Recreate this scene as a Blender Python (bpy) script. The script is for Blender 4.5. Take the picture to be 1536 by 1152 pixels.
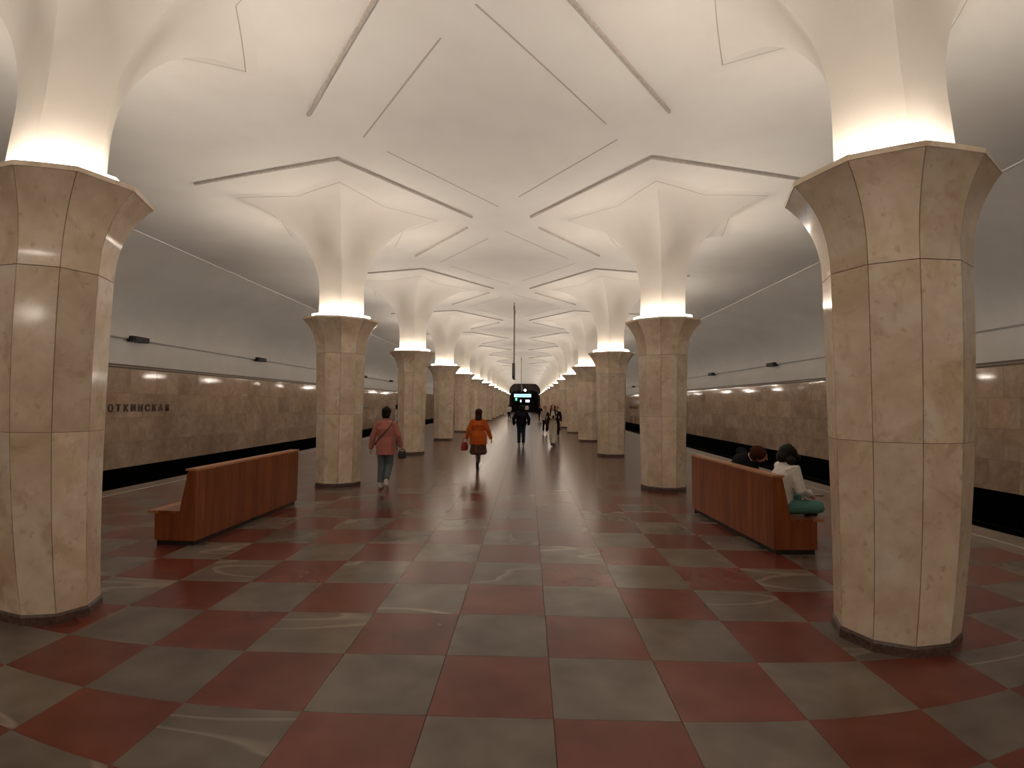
import bpy, bmesh, math, random
from math import sin, cos, pi, radians as rad
from mathutils import Vector, Matrix

for o in list(bpy.data.objects):
    bpy.data.objects.remove(o)
scene = bpy.context.scene
COL = scene.collection
RNG = random.Random(7)

# ------------------------------------------------------------------ camera
CAM_H = 1.75
PITCH, YAW, ROLL = 0.0370128, 0.0305082, -0.0079521
cam = bpy.data.cameras.new('camera')
cam_o = bpy.data.objects.new('camera', cam)
COL.objects.link(cam_o)
cam.type = 'PANO'
cam.panorama_type = 'FISHEYE_LENS_POLYNOMIAL'
cam.sensor_fit = 'HORIZONTAL'
cam.sensor_width = 36.0
cam.sensor_height = 27.0
cam.fisheye_fov = pi
cam.fisheye_polynomial_k0 = 0.0
cam.fisheye_polynomial_k1 = -0.0545317
cam.fisheye_polynomial_k2 = 0.0
cam.fisheye_polynomial_k3 = 8.309172e-05
cam.fisheye_polynomial_k4 = -2.7907085e-06
cam.clip_start = 0.05
cam.clip_end = 400
RM = Matrix.Rotation(YAW, 3, 'Z') @ Matrix.Rotation(PITCH, 3, 'X') @ Matrix.Rotation(ROLL, 3, 'Y')
right, fwd, up = RM.col[0], RM.col[1], RM.col[2]
M = Matrix.Identity(4)
for r in range(3):
    M[r][0], M[r][1], M[r][2] = right[r], up[r], -fwd[r]
M[2][3] = CAM_H
cam_o.matrix_world = M
scene.camera = cam_o

# ------------------------------------------------------------------ world, exposure
w = bpy.data.worlds.new('world')
scene.world = w
w.use_nodes = True
w.node_tree.nodes['Background'].inputs[0].default_value = (0, 0, 0, 1)
w.node_tree.nodes['Background'].inputs[1].default_value = 0.0
scene.view_settings.view_transform = 'Standard'
scene.view_settings.look = 'None'
scene.view_settings.exposure = 0.25
scene.view_settings.gamma = 1.0
scene.view_settings.use_curve_mapping = False
LAMP_STRENGTH = 14.5            # glow of the tube ring
LAMP_WATTS = 20.0              # each of the five reflectors in a capital
LAMP_COLOR = (1.0, 0.90, 0.78)

# ------------------------------------------------------------------ sizes (metres)
XL, XR, Y1, D = -4.018, 2.845, 4.37, 6.83      # column rows
MID = 0.5 * (XL + XR)
NCOL = 15
Z_CEIL = 5.70
GX0, GY0, TS = 0.1527, 3.0453, 0.7104          # floor grid
EDGE_L, EDGE_R = -8.15, 6.62                    # platform edges
WALL_L, WALL_R = -12.4, 11.5                     # track walls
SEAM = 8.55                                     # vault seam from the middle line
Y_BACK, Y_END = -20.0, 106.0

# ------------------------------------------------------------------ helpers
def mesh_from(name, verts, faces, mats=None, midx=None, smooth=False, sharp=None):
    me = bpy.data.meshes.new(name)
    me.from_pydata(verts, [], faces)
    for m in (mats or []):
        me.materials.append(m)
    if midx:
        me.polygons.foreach_set('material_index', midx)
    if smooth:
        me.polygons.foreach_set('use_smooth', [True] * len(me.polygons))
    me.update()
    if sharp is not None:
        me.set_sharp_from_angle(angle=rad(sharp))
    return me

def obj(name, data, parent=None, loc=(0, 0, 0), rotz=0.0):
    o = bpy.data.objects.new(name, data)
    COL.objects.link(o)
    o.location = loc
    if rotz:
        o.rotation_euler = (0, 0, rotz)
    o.parent = parent
    return o

def tag(o, label, cat, group=None):
    o['label'] = label
    o['category'] = cat
    if group:
        o['group'] = group
    return o

def struct(o, label=None):
    o['kind'] = 'structure'
    if label:
        o['label'] = label
    return o

class MB:
    def __init__(self):
        self.v, self.f, self.m = [], [], []
    def add(self, verts, faces, mi=0):
        b = len(self.v)
        self.v += [tuple(p) for p in verts]
        self.f += [tuple(b + i for i in f) for f in faces]
        self.m += [mi] * len(faces)
    def box(self, x0, x1, y0, y1, z0, z1, mi=0):
        self.add([(x0, y0, z0), (x1, y0, z0), (x1, y1, z0), (x0, y1, z0), (x0, y0, z1), (x1, y0, z1), (x1, y1, z1), (x0, y1, z1)],
                 [(3, 2, 1, 0), (4, 5, 6, 7), (0, 1, 5, 4), (1, 2, 6, 5), (2, 3, 7, 6), (3, 0, 4, 7)], mi)
    def prism(self, poly, axis, a0, a1, mi=0):
        """extrude a 2D polygon along an axis: 'x' poly=(y,z), 'y' poly=(x,z), 'z' poly=(x,y)"""
        def P(p, a):
            return {'x': (a, p[0], p[1]), 'y': (p[0], a, p[1]), 'z': (p[0], p[1], a)}[axis]
        n = len(poly)
        self.add([P(p, a0) for p in poly] + [P(p, a1) for p in poly],
                 [tuple(range(n - 1, -1, -1)), tuple(range(n, 2 * n))] + [(i, (i + 1) % n, n + (i + 1) % n, n + i) for i in range(n)], mi)
    def ring(self, rings, closed=True, cap0=False, cap1=False, mi=0):
        b = len(self.v)
        n = len(rings[0])
        for r in rings:
            self.v += [tuple(p) for p in r]
        for k in range(len(rings) - 1):
            for i in range(n if closed else n - 1):
                j = (i + 1) % n
                self.f.append((b + k * n + i, b + k * n + j, b + (k + 1) * n + j, b + (k + 1) * n + i))
                self.m.append(mi)
        if cap0:
            self.f.append(tuple(b + i for i in range(n - 1, -1, -1))); self.m.append(mi)
        if cap1:
            o = b + (len(rings) - 1) * n
            self.f.append(tuple(o + i for i in range(n))); self.m.append(mi)
    def mesh(self, name, mats, smooth=False, sharp=None, fix=True):
        me = mesh_from(name, self.v, self.f, mats, self.m)
        if fix:
            bm = bmesh.new(); bm.from_mesh(me)
            bmesh.ops.recalc_face_normals(bm, faces=bm.faces)
            bm.to_mesh(me); bm.free()
        if smooth:
            me.polygons.foreach_set('use_smooth', [True] * len(me.polygons))
            if sharp is not None:
                me.set_sharp_from_angle(angle=rad(sharp))
        return me
    def obj(self, name, mats, parent=None, loc=(0, 0, 0), rotz=0.0, smooth=False, sharp=None):
        return obj(name, self.mesh(name, mats, smooth, sharp), parent, loc, rotz)

# ------------------------------------------------------------------ materials
def mat(name, color, rough=0.6, spec=0.5, metal=0.0):
    m = bpy.data.materials.new(name)
    m.use_nodes = True
    b = m.node_tree.nodes['Principled BSDF']
    b.inputs['Base Color'].default_value = (*color, 1)
    b.inputs['Roughness'].default_value = rough
    b.inputs['Specular IOR Level'].default_value = spec
    b.inputs['Metallic'].default_value = metal
    return m

def nodes_of(m):
    nt = m.node_tree
    return nt, nt.nodes, nt.links, nt.nodes['Principled BSDF']

def coords(m, rand=40.0, scale=(1, 1, 1)):
    nt, N, L, b = nodes_of(m)
    tc = N.new('ShaderNodeTexCoord'); oi = N.new('ShaderNodeObjectInfo')
    mul = N.new('ShaderNodeVectorMath'); mul.operation = 'SCALE'
    comb = N.new('ShaderNodeCombineXYZ')
    for k in range(3):
        L.new(oi.outputs['Random'], comb.inputs[k])
    L.new(comb.outputs[0], mul.inputs[0]); mul.inputs['Scale'].default_value = rand
    add = N.new('ShaderNodeVectorMath'); add.operation = 'ADD'
    L.new(tc.outputs['Object'], add.inputs[0]); L.new(mul.outputs[0], add.inputs[1])
    mp = N.new('ShaderNodeMapping'); mp.inputs['Scale'].default_value = scale
    L.new(add.outputs[0], mp.inputs['Vector'])
    return mp.outputs[0], oi.outputs['Random']

def ramp(m, fac, stops):
    nt, N, L, b = nodes_of(m)
    r = N.new('ShaderNodeValToRGB')
    e = r.color_ramp.elements
    e[0].position, e[0].color = stops[0][0], (*stops[0][1], 1)
    e[1].position, e[1].color = stops[-1][0], (*stops[-1][1], 1)
    for p, c in stops[1:-1]:
        x = e.new(p); x.color = (*c, 1)
    L.new(fac, r.inputs[0])
    return r.outputs[0]

def noise(m, vec, scale, detail=4, rough=0.55, dist=0.0):
    nt, N, L, b = nodes_of(m)
    n = N.new('ShaderNodeTexNoise')
    n.inputs['Scale'].default_value = scale; n.inputs['Detail'].default_value = detail
    n.inputs['Roughness'].default_value = rough; n.inputs['Distortion'].default_value = dist
    L.new(vec, n.inputs['Vector'])
    return n.outputs['Fac']

def mix(m, fac, a, b_, mode='MIX'):
    nt, N, L, b = nodes_of(m)
    x = N.new('ShaderNodeMix'); x.data_type = 'RGBA'; x.blend_type = mode
    for s, v in ((x.inputs[0], fac), (x.inputs[6], a), (x.inputs[7], b_)):
        if hasattr(v, 'is_output'):
            L.new(v, s)
        elif isinstance(v, (int, float)):
            s.default_value = v
        else:
            s.default_value = (*v, 1)
    return x.outputs[2]

def maprange(m, v, a, b_, c, d):
    nt, N, L, b = nodes_of(m)
    x = N.new('ShaderNodeMapRange')
    L.new(v, x.inputs[0])
    for k, q in zip((1, 2, 3, 4), (a, b_, c, d)):
        x.inputs[k].default_value = q
    return x.outputs[0]

def set_col(m, c):
    nt, N, L, b = nodes_of(m)
    L.new(c, b.inputs['Base Color'])

def bump(m, h, strength=0.2, dist=0.01):
    nt, N, L, b = nodes_of(m)
    x = N.new('ShaderNodeBump'); x.inputs['Strength'].default_value = strength; x.inputs['Distance'].default_value = dist
    L.new(h, x.inputs['Height']); L.new(x.outputs[0], b.inputs['Normal'])

def marble(name, c_lo, c_mid, c_hi, stain, rough, vary=0.16):
    m = mat(name, c_mid, rough)
    v, rnd = coords(m)
    base = ramp(m, noise(m, v, 1.7, 5, 0.6, 0.6), [(0.3, c_lo), (0.5, c_mid), (0.72, c_hi)])
    st = maprange(m, noise(m, v, 3.1, 5, 0.65, 0.8), 0.55, 0.75, 0.0, 0.7)
    base = mix(m, st, base, stain)
    base = mix(m, maprange(m, noise(m, v, 5.5, 3, 0.6), 0.42, 0.68, 0.0, 0.5), base, tuple(0.55 * a + 0.45 * q for a, q in zip(c_lo, (c_lo[0], c_lo[1] * 0.92, c_lo[2] * 1.12))))
    base = mix(m, maprange(m, noise(m, v, 14, 2, 0.5), 0.62, 0.75, 0.0, 0.45), base, stain)
    val = maprange(m, rnd, 0, 1, 1 - vary, 1 + vary * 0.6)
    nt, N, L, b = nodes_of(m)
    hsv = N.new('ShaderNodeHueSaturation')
    L.new(base, hsv.inputs['Color']); L.new(val, hsv.inputs['Value'])
    set_col(m, hsv.outputs[0])
    return m

def fabric(name, c, vary=0.12, scale=30, rough=0.9):
    m = mat(name, c, rough, 0.15)
    v, _ = coords(m)
    lo = tuple(x * (1 - vary) for x in c); hi = tuple(min(1, x * (1 + vary)) for x in c)
    f = noise(m, v, scale, 4)
    set_col(m, ramp(m, f, [(0.3, lo), (0.7, hi)]))
    bump(m, f, 0.25, 0.004)
    return m

M_COL = marble('column_marble', (0.68, 0.54, 0.37), (0.85, 0.72, 0.55), (0.93, 0.84, 0.72), (0.48, 0.31, 0.16), 0.10)
M_WALLM = marble('wall_marble', (0.50, 0.35, 0.25), (0.62, 0.46, 0.34), (0.72, 0.57, 0.45), (0.44, 0.28, 0.19), 0.06)
M_JOINT = mat('joint_mortar', (0.13, 0.09, 0.065), 0.9, 0.2)
M_CORE = mat('mortar', (0.20, 0.14, 0.095), 0.9, 0.2)
M_PLASTER = mat('white_plaster', (0.80, 0.775, 0.74), 0.75, 0.2)
v, _ = coords(M_PLASTER, 0.0)
set_col(M_PLASTER, ramp(M_PLASTER, noise(M_PLASTER, v, 0.8, 5, 0.6), [(0.35, (0.77, 0.745, 0.71)), (0.65, (0.82, 0.80, 0.765))]))
M_GROOVE = mat('vent_slot_shade', (0.5, 0.45, 0.4), 0.8, 0.2)  # darker tone stands in for the shade inside recessed vent slots
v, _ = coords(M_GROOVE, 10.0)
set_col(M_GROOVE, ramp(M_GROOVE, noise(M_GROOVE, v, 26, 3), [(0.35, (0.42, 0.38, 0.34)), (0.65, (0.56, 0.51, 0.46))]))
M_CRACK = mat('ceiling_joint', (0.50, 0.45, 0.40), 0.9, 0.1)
M_BLACK = mat('trench_shade_black', (0.0025, 0.0022, 0.002), 0.95, 0.02)  # trench shade put into the colour of bed, platform side and lower wall
M_DARK = mat('dark_metal', (0.02, 0.016, 0.014), 0.5, 0.4)
M_TRIM = mat('brown_cornice', (0.16, 0.11, 0.075), 0.5, 0.4)
M_TRIM2 = mat('pale_cornice', (0.36, 0.29, 0.22), 0.5, 0.4)
M_BASE = mat('dark_plinth_granite', (0.10, 0.062, 0.05), 0.3, 0.5)
v, _ = coords(M_BASE)
set_col(M_BASE, ramp(M_BASE, noise(M_BASE, v, 25, 5), [(0.35, (0.06, 0.035, 0.028)), (0.65, (0.15, 0.095, 0.08))]))

def granite(name, cols, veins=None, rough=0.22):
    m = mat(name, cols[1], rough, 0.32)
    v, rnd = coords(m)
    c = ramp(m, noise(m, v, 2.4, 2.5, 0.5), [(0.3, cols[0]), (0.5, cols[1]), (0.7, cols[2])])
    if veins:
        nt, N, L, b = nodes_of(m)
        mp = N.new('ShaderNodeMapping'); mp.inputs['Rotation'].default_value = (0, 0, 0.7); mp.inputs['Scale'].default_value = (0.35, 1.6, 1)
        L.new(v, mp.inputs['Vector'])
        nz = noise(m, mp.outputs[0], 0.9, 1.5, 0.4, 0.0)
        vn = maprange(m, nz, 0.600, 0.606, 0.0, 1.0)
        vn2 = maprange(m, nz, 0.606, 0.622, 1.0, 0.0)
        nt, N, L, b = nodes_of(m)
        mm = N.new('ShaderNodeMath'); mm.operation = 'MULTIPLY'
        L.new(vn, mm.inputs[0]); L.new(vn2, mm.inputs[1])
        m3 = N.new('ShaderNodeMath'); m3.operation = 'MULTIPLY'
        L.new(mm.outputs[0], m3.inputs[0]); m3.inputs[1].default_value = 0.4
        c = mix(m, m3.outputs[0], c, veins)
    nt, N, L, b = nodes_of(m)
    hsv = N.new('ShaderNodeHueSaturation')
    L.new(c, hsv.inputs['Color']); L.new(maprange(m, rnd, 0, 1, 0.86, 1.12), hsv.inputs['Value'])
    set_col(m, hsv.outputs[0])
    return m
M_RED = granite('red_granite', ((0.115, 0.026, 0.016), (0.145, 0.033, 0.021), (0.175, 0.043, 0.029)))
M_GREY = granite('grey_granite', ((0.115, 0.086, 0.066), (0.145, 0.112, 0.088), (0.18, 0.142, 0.114)), (0.42, 0.33, 0.25))
M_EDGE = granite('edge_granite', ((0.16, 0.125, 0.10), (0.20, 0.16, 0.13), (0.25, 0.20, 0.165)))
M_LINE = mat('worn_line', (0.38, 0.33, 0.27), 0.5)

M_WOOD = mat('varnished_wood', (0.25, 0.07, 0.025), 0.28, 0.5)
v, rnd = coords(M_WOOD, 25.0, (7, 7, 0.6))
c = ramp(M_WOOD, noise(M_WOOD, v, 2.5, 6, 0.6, 0.4), [(0.25, (0.15, 0.036, 0.010)), (0.5, (0.25, 0.066, 0.018)), (0.75, (0.33, 0.10, 0.03))])
nt, N, L, b = nodes_of(M_WOOD)
hsv = N.new('ShaderNodeHueSaturation'); L.new(c, hsv.inputs['Color'])
L.new(maprange(M_WOOD, rnd, 0, 1, 0.82, 1.14), hsv.inputs['Value']); set_col(M_WOOD, hsv.outputs[0])
M_WOODL = mat('pale_wood_edge', (0.44, 0.20, 0.09), 0.35, 0.5)  # paler tone for the top rail and the outer seat plank
M_LAMP = bpy.data.materials.new('lamp_tube'); M_LAMP.use_nodes = True
b = M_LAMP.node_tree.nodes['Principled BSDF']
b.inputs['Base Color'].default_value = (0.8, 0.8, 0.8, 1)
b.inputs['Emission Color'].default_value = (*LAMP_COLOR, 1)
b.inputs['Emission Strength'].default_value = LAMP_STRENGTH
def emit(name, c, s):
    m = mat(name, c, 0.4)
    b = m.node_tree.nodes['Principled BSDF']
    b.inputs['Emission Color'].default_value = (*c, 1); b.inputs['Emission Strength'].default_value = s
    return m

# ------------------------------------------------------------------ floor
fl = MB()
fl.box(EDGE_L, EDGE_R, Y_BACK, Y_END, -1.25, -0.012)
FLOOR = struct(fl.obj('floor', [M_JOINT]))
def tile_mesh(name, m):
    b = MB(); h = TS / 2 - 0.0009; c = 0.0015
    def sq(s, z): return [(-s, -s, z), (s, -s, z), (s, s, z), (-s, s, z)]
    b.ring([sq(h, -0.02), sq(h, -c), sq(h - c, 0.0)], cap1=True)
    return b.mesh(name, [m])
T_RED, T_GREY = tile_mesh('red_tile', M_RED), tile_mesh('grey_tile', M_GREY)
I0, I1 = -11, 7
near, far = [], []
J0 = -32
J1 = int((Y_END - GY0) / TS)
for j in range(J0, J1):
    for i in range(I0, I1 + 1):
        x, y = GX0 + (i + .5) * TS, GY0 + (j + .5) * TS
        if y > 2.2 and y < 14 and abs(x + 0.03 * y) < 1.12 * y + 0.7:
            near.append((math.hypot(x, y), i, j, x, y))
        else:
            far.append((i, j, x, y))
near.sort()
for d_, i, j, x, y in near[300:]:
    far.append((i, j, x, y))
for d_, i, j, x, y in near[:300]:
    o = obj('tile', T_GREY if (i + j) % 2 == 0 else T_RED, FLOOR, (x, y, 0))
fb = MB()
for i, j, x, y in far:
    h = TS / 2 - 0.002
    fb.add([(x - h, y - h, 0), (x + h, y - h, 0), (x + h, y + h, 0), (x - h, y + h, 0)], [(0, 1, 2, 3)], 0 if (i + j) % 2 == 0 else 1)
o = fb.obj('floor_tiles', [M_GREY, M_RED], FLOOR); o['kind'] = 'stuff'
xa, xb = GX0 + I0 * TS, GX0 + (I1 + 1) * TS
for x0, x1 in ((EDGE_L, xa), (xb, EDGE_R)):
    y = Y_BACK; n = 0
    while y < Y_END:
        e = MB(); e.box(x0 + .002, x1 - .002, y, y + 4.995, -0.02, 0.0)
        e.obj('edge_slab', [M_EDGE], FLOOR); y += 5.0
for x0, x1 in ((xa - 0.05, xa + 0.0), (xb + 0.28, xb + 0.33)):
    e = MB(); e.box(x0, x1, Y_BACK, Y_END, -0.01, 0.0025); e.obj('safety_line', [M_LINE], FLOOR)

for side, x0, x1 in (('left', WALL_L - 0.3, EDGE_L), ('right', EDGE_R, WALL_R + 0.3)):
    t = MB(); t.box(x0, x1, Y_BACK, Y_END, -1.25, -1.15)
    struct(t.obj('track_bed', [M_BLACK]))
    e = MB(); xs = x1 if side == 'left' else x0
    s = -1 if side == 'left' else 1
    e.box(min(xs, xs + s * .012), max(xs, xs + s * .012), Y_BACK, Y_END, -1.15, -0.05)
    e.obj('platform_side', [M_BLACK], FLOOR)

# ------------------------------------------------------------------ ceiling
c = MB()
c.box(MID - SEAM, MID + SEAM, Y_BACK, Y_END, Z_CEIL, Z_CEIL + 0.3)
CEIL = struct(c.obj('ceiling', [M_PLASTER]))

def strip(name, p, q, wdt, thick, m, z=Z_CEIL, parent=None):
    p, q = Vector(p), Vector(q)
    d = (q - p).normalized(); n = Vector((-d.y, d.x)) * wdt / 2
    poly = [p + n, q + n, q - n, p - n]
    s = MB(); s.prism([(a.x, a.y) for a in poly], 'z', z - thick, z + 0.002)
    return s.obj(name, [m], parent or CEIL)

def dirv(a, sx):   # angle from -y towards the hall's middle (sx = +1 for the left row)
    return Vector((sx * sin(rad(a)), -cos(rad(a))))
RHO = 2.95
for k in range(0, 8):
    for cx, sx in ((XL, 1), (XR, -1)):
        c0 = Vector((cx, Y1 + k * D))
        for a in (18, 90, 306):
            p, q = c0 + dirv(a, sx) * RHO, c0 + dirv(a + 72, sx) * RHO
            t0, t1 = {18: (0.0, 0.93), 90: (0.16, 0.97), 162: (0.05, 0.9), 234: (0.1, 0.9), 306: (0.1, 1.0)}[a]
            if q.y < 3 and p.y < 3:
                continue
            strip('shaded_vent_slot', p.lerp(q, t0), p.lerp(q, t1), 0.034, 0.036, M_GROOVE)  # proud strip in place of a recessed slot, its shade painted on
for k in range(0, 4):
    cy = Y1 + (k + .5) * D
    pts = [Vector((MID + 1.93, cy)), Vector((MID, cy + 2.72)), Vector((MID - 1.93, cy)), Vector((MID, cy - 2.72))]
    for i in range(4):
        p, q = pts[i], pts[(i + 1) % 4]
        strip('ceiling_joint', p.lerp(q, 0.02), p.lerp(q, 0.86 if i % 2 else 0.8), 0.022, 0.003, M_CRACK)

# ------------------------------------------------------------------ track walls
PANEL_ROWS = [(-0.30, 0.455), (0.459, 1.215), (1.219, 1.975), (1.979, 2.735)]
def wall(side):
    s = -1 if side == 'left' else 1                     # outwards
    X = WALL_L if side == 'left' else WALL_R
    xs = MID + s * SEAM
    inset = abs(X - xs)
    prof = [(0.5, -1.25), (0.0, -1.25), (0.0, 2.86), (0.01, 3.12), (0.06, 3.40), (0.12, 3.60), (0.12, 3.65), (-0.02, 3.68)]
    n = 14
    for i in range(1, n + 1):
        t_ = i / n
        u = t_ ** 2.0; vz = 1 - (1 - t_) ** 1.25
        prof.append((-0.02 - (inset - 0.02) * u, 3.68 + (Z_CEIL + 0.01 - 3.68) * vz))
    prof += [(-inset, Z_CEIL + 0.3), (0.5, Z_CEIL + 0.3)]
    m = MB(); m.prism([(X + s * o_, z) for o_, z in prof], 'y', Y_BACK, Y_END)
    W = struct(m.obj('wall_' + side, [M_PLASTER], smooth=True, sharp=25))
    pl = MB(); pl.box(min(X, X - s * .02), max(X, X - s * .02), Y_BACK, Y_END, -1.14, -0.305); pl.obj('shade_black_plinth', [M_BLACK], W)  # lower wall coloured black to stand in for the trench shade
    bk = MB(); bk.box(min(X, X - s * .008), max(X, X - s * .008), Y_BACK, Y_END, -0.305, 2.74); bk.obj('mortar_bed', [M_CORE], W)
    PW = 1.15
    shared = {}
    cnt = 0
    y = Y_BACK; rest = MB()
    while y < Y_END - 1:
        for r, (z0, z1) in enumerate(PANEL_ROWS):
            off = 0.5 * PW if r % 2 else 0.0
            yy = y + off
            vis = (7.0 if s > 0 else 9.5) < yy < 60
            if vis and cnt < 296:
                if r not in shared:
                    p = MB(); c_ = 0.002
                    a, b_ = PW / 2 - .002, (z1 - z0) / 2
                    def rect(q, x): return [(x, -a + q, -b_ + q), (x, a - q, -b_ + q), (x, a - q, b_ - q), (x, -a + q, b_ - q)]
                    p.ring([rect(0, 0), rect(0, -s * .014), rect(c_, -s * .016)], cap1=True)
                    shared[r] = p.mesh('marble_panel', [M_WALLM])
                o = obj('marble_panel', shared[r], W, (X - s * 0.008 , yy + PW / 2, (z0 + z1) / 2)); cnt += 1
            else:
                rest.box(min(X, X - s * .024), max(X, X - s * .024), yy + .002, yy + PW - .002, z0, z1)
        y += PW
    o = rest.obj('marble_panels', [M_WALLM], W); o['kind'] = 'stuff'
    # cornice: two dark bands with a paler one between
    for z0, z1, d, mm in ((2.737, 2.775, .03, M_TRIM), (2.775, 2.825, .025, M_TRIM2), (2.825, 2.86, .04, M_TRIM)):
        t = MB(); t.box(min(X, X - s * d), max(X, X - s * d), Y_BACK, Y_END, z0, z1); t.obj('cornice_band', [mm], W)
    t = MB(); t.box(xs - .03, xs + .03, Y_BACK, Y_END, Z_CEIL - .02, Z_CEIL + .01); t.obj('seam_moulding', [M_PLASTER], W)
    return W
WL, WR = wall('left'), wall('right')

# ------------------------------------------------------------------ back and end walls
bk = MB(); bk.box(WALL_L - .5, WALL_R + .5, Y_BACK - .3, Y_BACK, -1.25, Z_CEIL + .3)
struct(bk.obj('wall_back', [M_PLASTER]))
# end wall with an arched dark portal
PX0, PX1, PZ = -3.3, 2.1, 4.5
e = MB()
e.box(WALL_L - .5, PX0, Y_END, Y_END + .4, -1.25, Z_CEIL + .3)
e.box(PX1, WALL_R + .5, Y_END, Y_END + .4, -1.25, Z_CEIL + .3)
arch = [(PX0, Z_CEIL + .3), (PX0, PZ - 1.0)]
for i in range(13):
    a = pi - i / 12 * pi
    arch.append(((PX0 + PX1) / 2 + (PX1 - PX0) / 2 * cos(a), PZ - 1.0 + 1.0 * sin(a) ** 0.7 if 0 < i < 12 else PZ - 1.0))
arch += [(PX1, PZ - 1.0), (PX1, Z_CEIL + .3)]
for i in range(len(arch) - 1):
    (xa_, za_), (xb_, zb_) = arch[i], arch[i + 1]
    if abs(xa_ - xb_) > 1e-4 and zb_ <= Z_CEIL:
        e.prism([(xa_, za_), (xb_, zb_), (xb_, Z_CEIL + .3), (xa_, Z_CEIL + .3)], 'y', Y_END, Y_END + .4)
M_VEST = mat('dark_brown_panel', (0.035, 0.018, 0.014), 0.5, 0.3)
struct(e.obj('wall_end', [M_VEST]))
ve = MB()
ve.box(PX0 - .6, PX0 - .3, Y_END + .4, Y_END + 9, -.2, 5)
ve.box(PX1 + .3, PX1 + .6, Y_END + .4, Y_END + 9, -.2, 5)
ve.box(PX0 - .6, PX1 + .6, Y_END + 9, Y_END + 9.3, -.2, 5)
ve.box(PX0 - .6, PX1 + .6, Y_END + .4, Y_END + 9.3, 4.6, 5)
ve.box(PX0 - .6, PX1 + .6, Y_END, Y_END + 9.3, -.3, -0.001)
struct(ve.obj('wall_vestibule', [M_VEST]))

# ------------------------------------------------------------------ columns
R_BASE, R_JOINT, R_RIM = 0.455, 0.512, 0.78
Z_PL, Z_MID, Z_J, Z_RIM = 0.085, 1.50, 2.77, 3.46
def r_shaft(z): return R_BASE + (R_JOINT - R_BASE) * max(0, (z - Z_PL)) / (Z_J - Z_PL)
def r_cap(z):
    u = (z - Z_J) / (Z_RIM - Z_J)
    return R_JOINT + 0.03 * u + (R_RIM - R_JOINT - 0.03) * u ** 2.6
A36 = rad(36)
def slab_mesh(name, zs, rf, thick=0.03, gap=0.0026):
    """one facet centred on -y: profile zs, circumradius rf(z)"""
    b = MB(); out, inn = [], []
    for z in zs:
        R = rf(z); ap = R * cos(A36 / 2); h = R * sin(A36 / 2) - gap
        hi = (R - thick) * sin(A36 / 2) - gap
        out.append([(-h, -ap, z), (h, -ap, z)]); inn.append([(-hi, -ap + thick, z), (hi, -ap + thick, z)])
    rings = [[o_[0], o_[1], i_[1], i_[0]] for o_, i_ in zip(out, inn)]
    b.ring(rings, cap0=True, cap1=True)
    return b.mesh(name, [M_COL], smooth=True, sharp=60)
zz = [Z_J + .002 + (Z_RIM - Z_J - .002) * i / 14 for i in range(15)]
ME_SL = slab_mesh('shaft_slab_low', [Z_PL, Z_MID - .002], r_shaft)
ME_SU = slab_mesh('shaft_slab_high', [Z_MID + .002, Z_J - .004], r_shaft)
ME_SC = slab_mesh('capital_slab', zz, r_cap)
def deca(R, z): return [(R * sin(A36 * (i - .5)), -R * cos(A36 * (i - .5)), z) for i in range(10)]
def lathe10(name, prof, m, cap0=False, cap1=False, smooth=True):
    b = MB(); b.ring([deca(R, z) for R, z in prof], cap0=cap0, cap1=cap1)
    return b.mesh(name, [m], smooth=smooth, sharp=20)
ME_CORE = lathe10('core', [(r_shaft(0) - .025, 0.0), (r_shaft(0) - 0.012, Z_PL), (R_JOINT - .012, Z_J)] + [(r_cap(z) - .012, z) for z in zz if z < Z_RIM - .09] , M_CORE, True, True)
ME_PLINTH = lathe10('plinth', [(R_BASE + .015, 0.0), (R_BASE + .015, Z_PL - .02), (R_BASE + .004, Z_PL)], M_BASE, True, True)
ME_SHAFT_FAR = lathe10('shaft', [(R_BASE, Z_PL), (R_JOINT, Z_J)], M_COL)
ME_CAP_FAR = lathe10('capital', [(r_cap(z), z) for z in zz], M_COL)
ME_RIM = lathe10('rim', [(R_RIM - .015, Z_RIM - .004), (R_RIM + .006, Z_RIM), (R_RIM + .006, Z_RIM + .04), (R_RIM - .05, Z_RIM + .04), (R_RIM - .055, Z_RIM - .01), (0.65, Z_RIM - .06), (0.3, Z_RIM - .06)], M_COL, smooth=False)
lb = MB(); lb.ring([deca(0.58, Z_RIM + .035), deca(0.58, Z_RIM + .125), deca(0.61, Z_RIM + .125), deca(0.61, Z_RIM + .035), deca(0.58, Z_RIM + .035)])
ME_LAMP = lb.mesh('lamp_ring', [M_LAMP])

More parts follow.
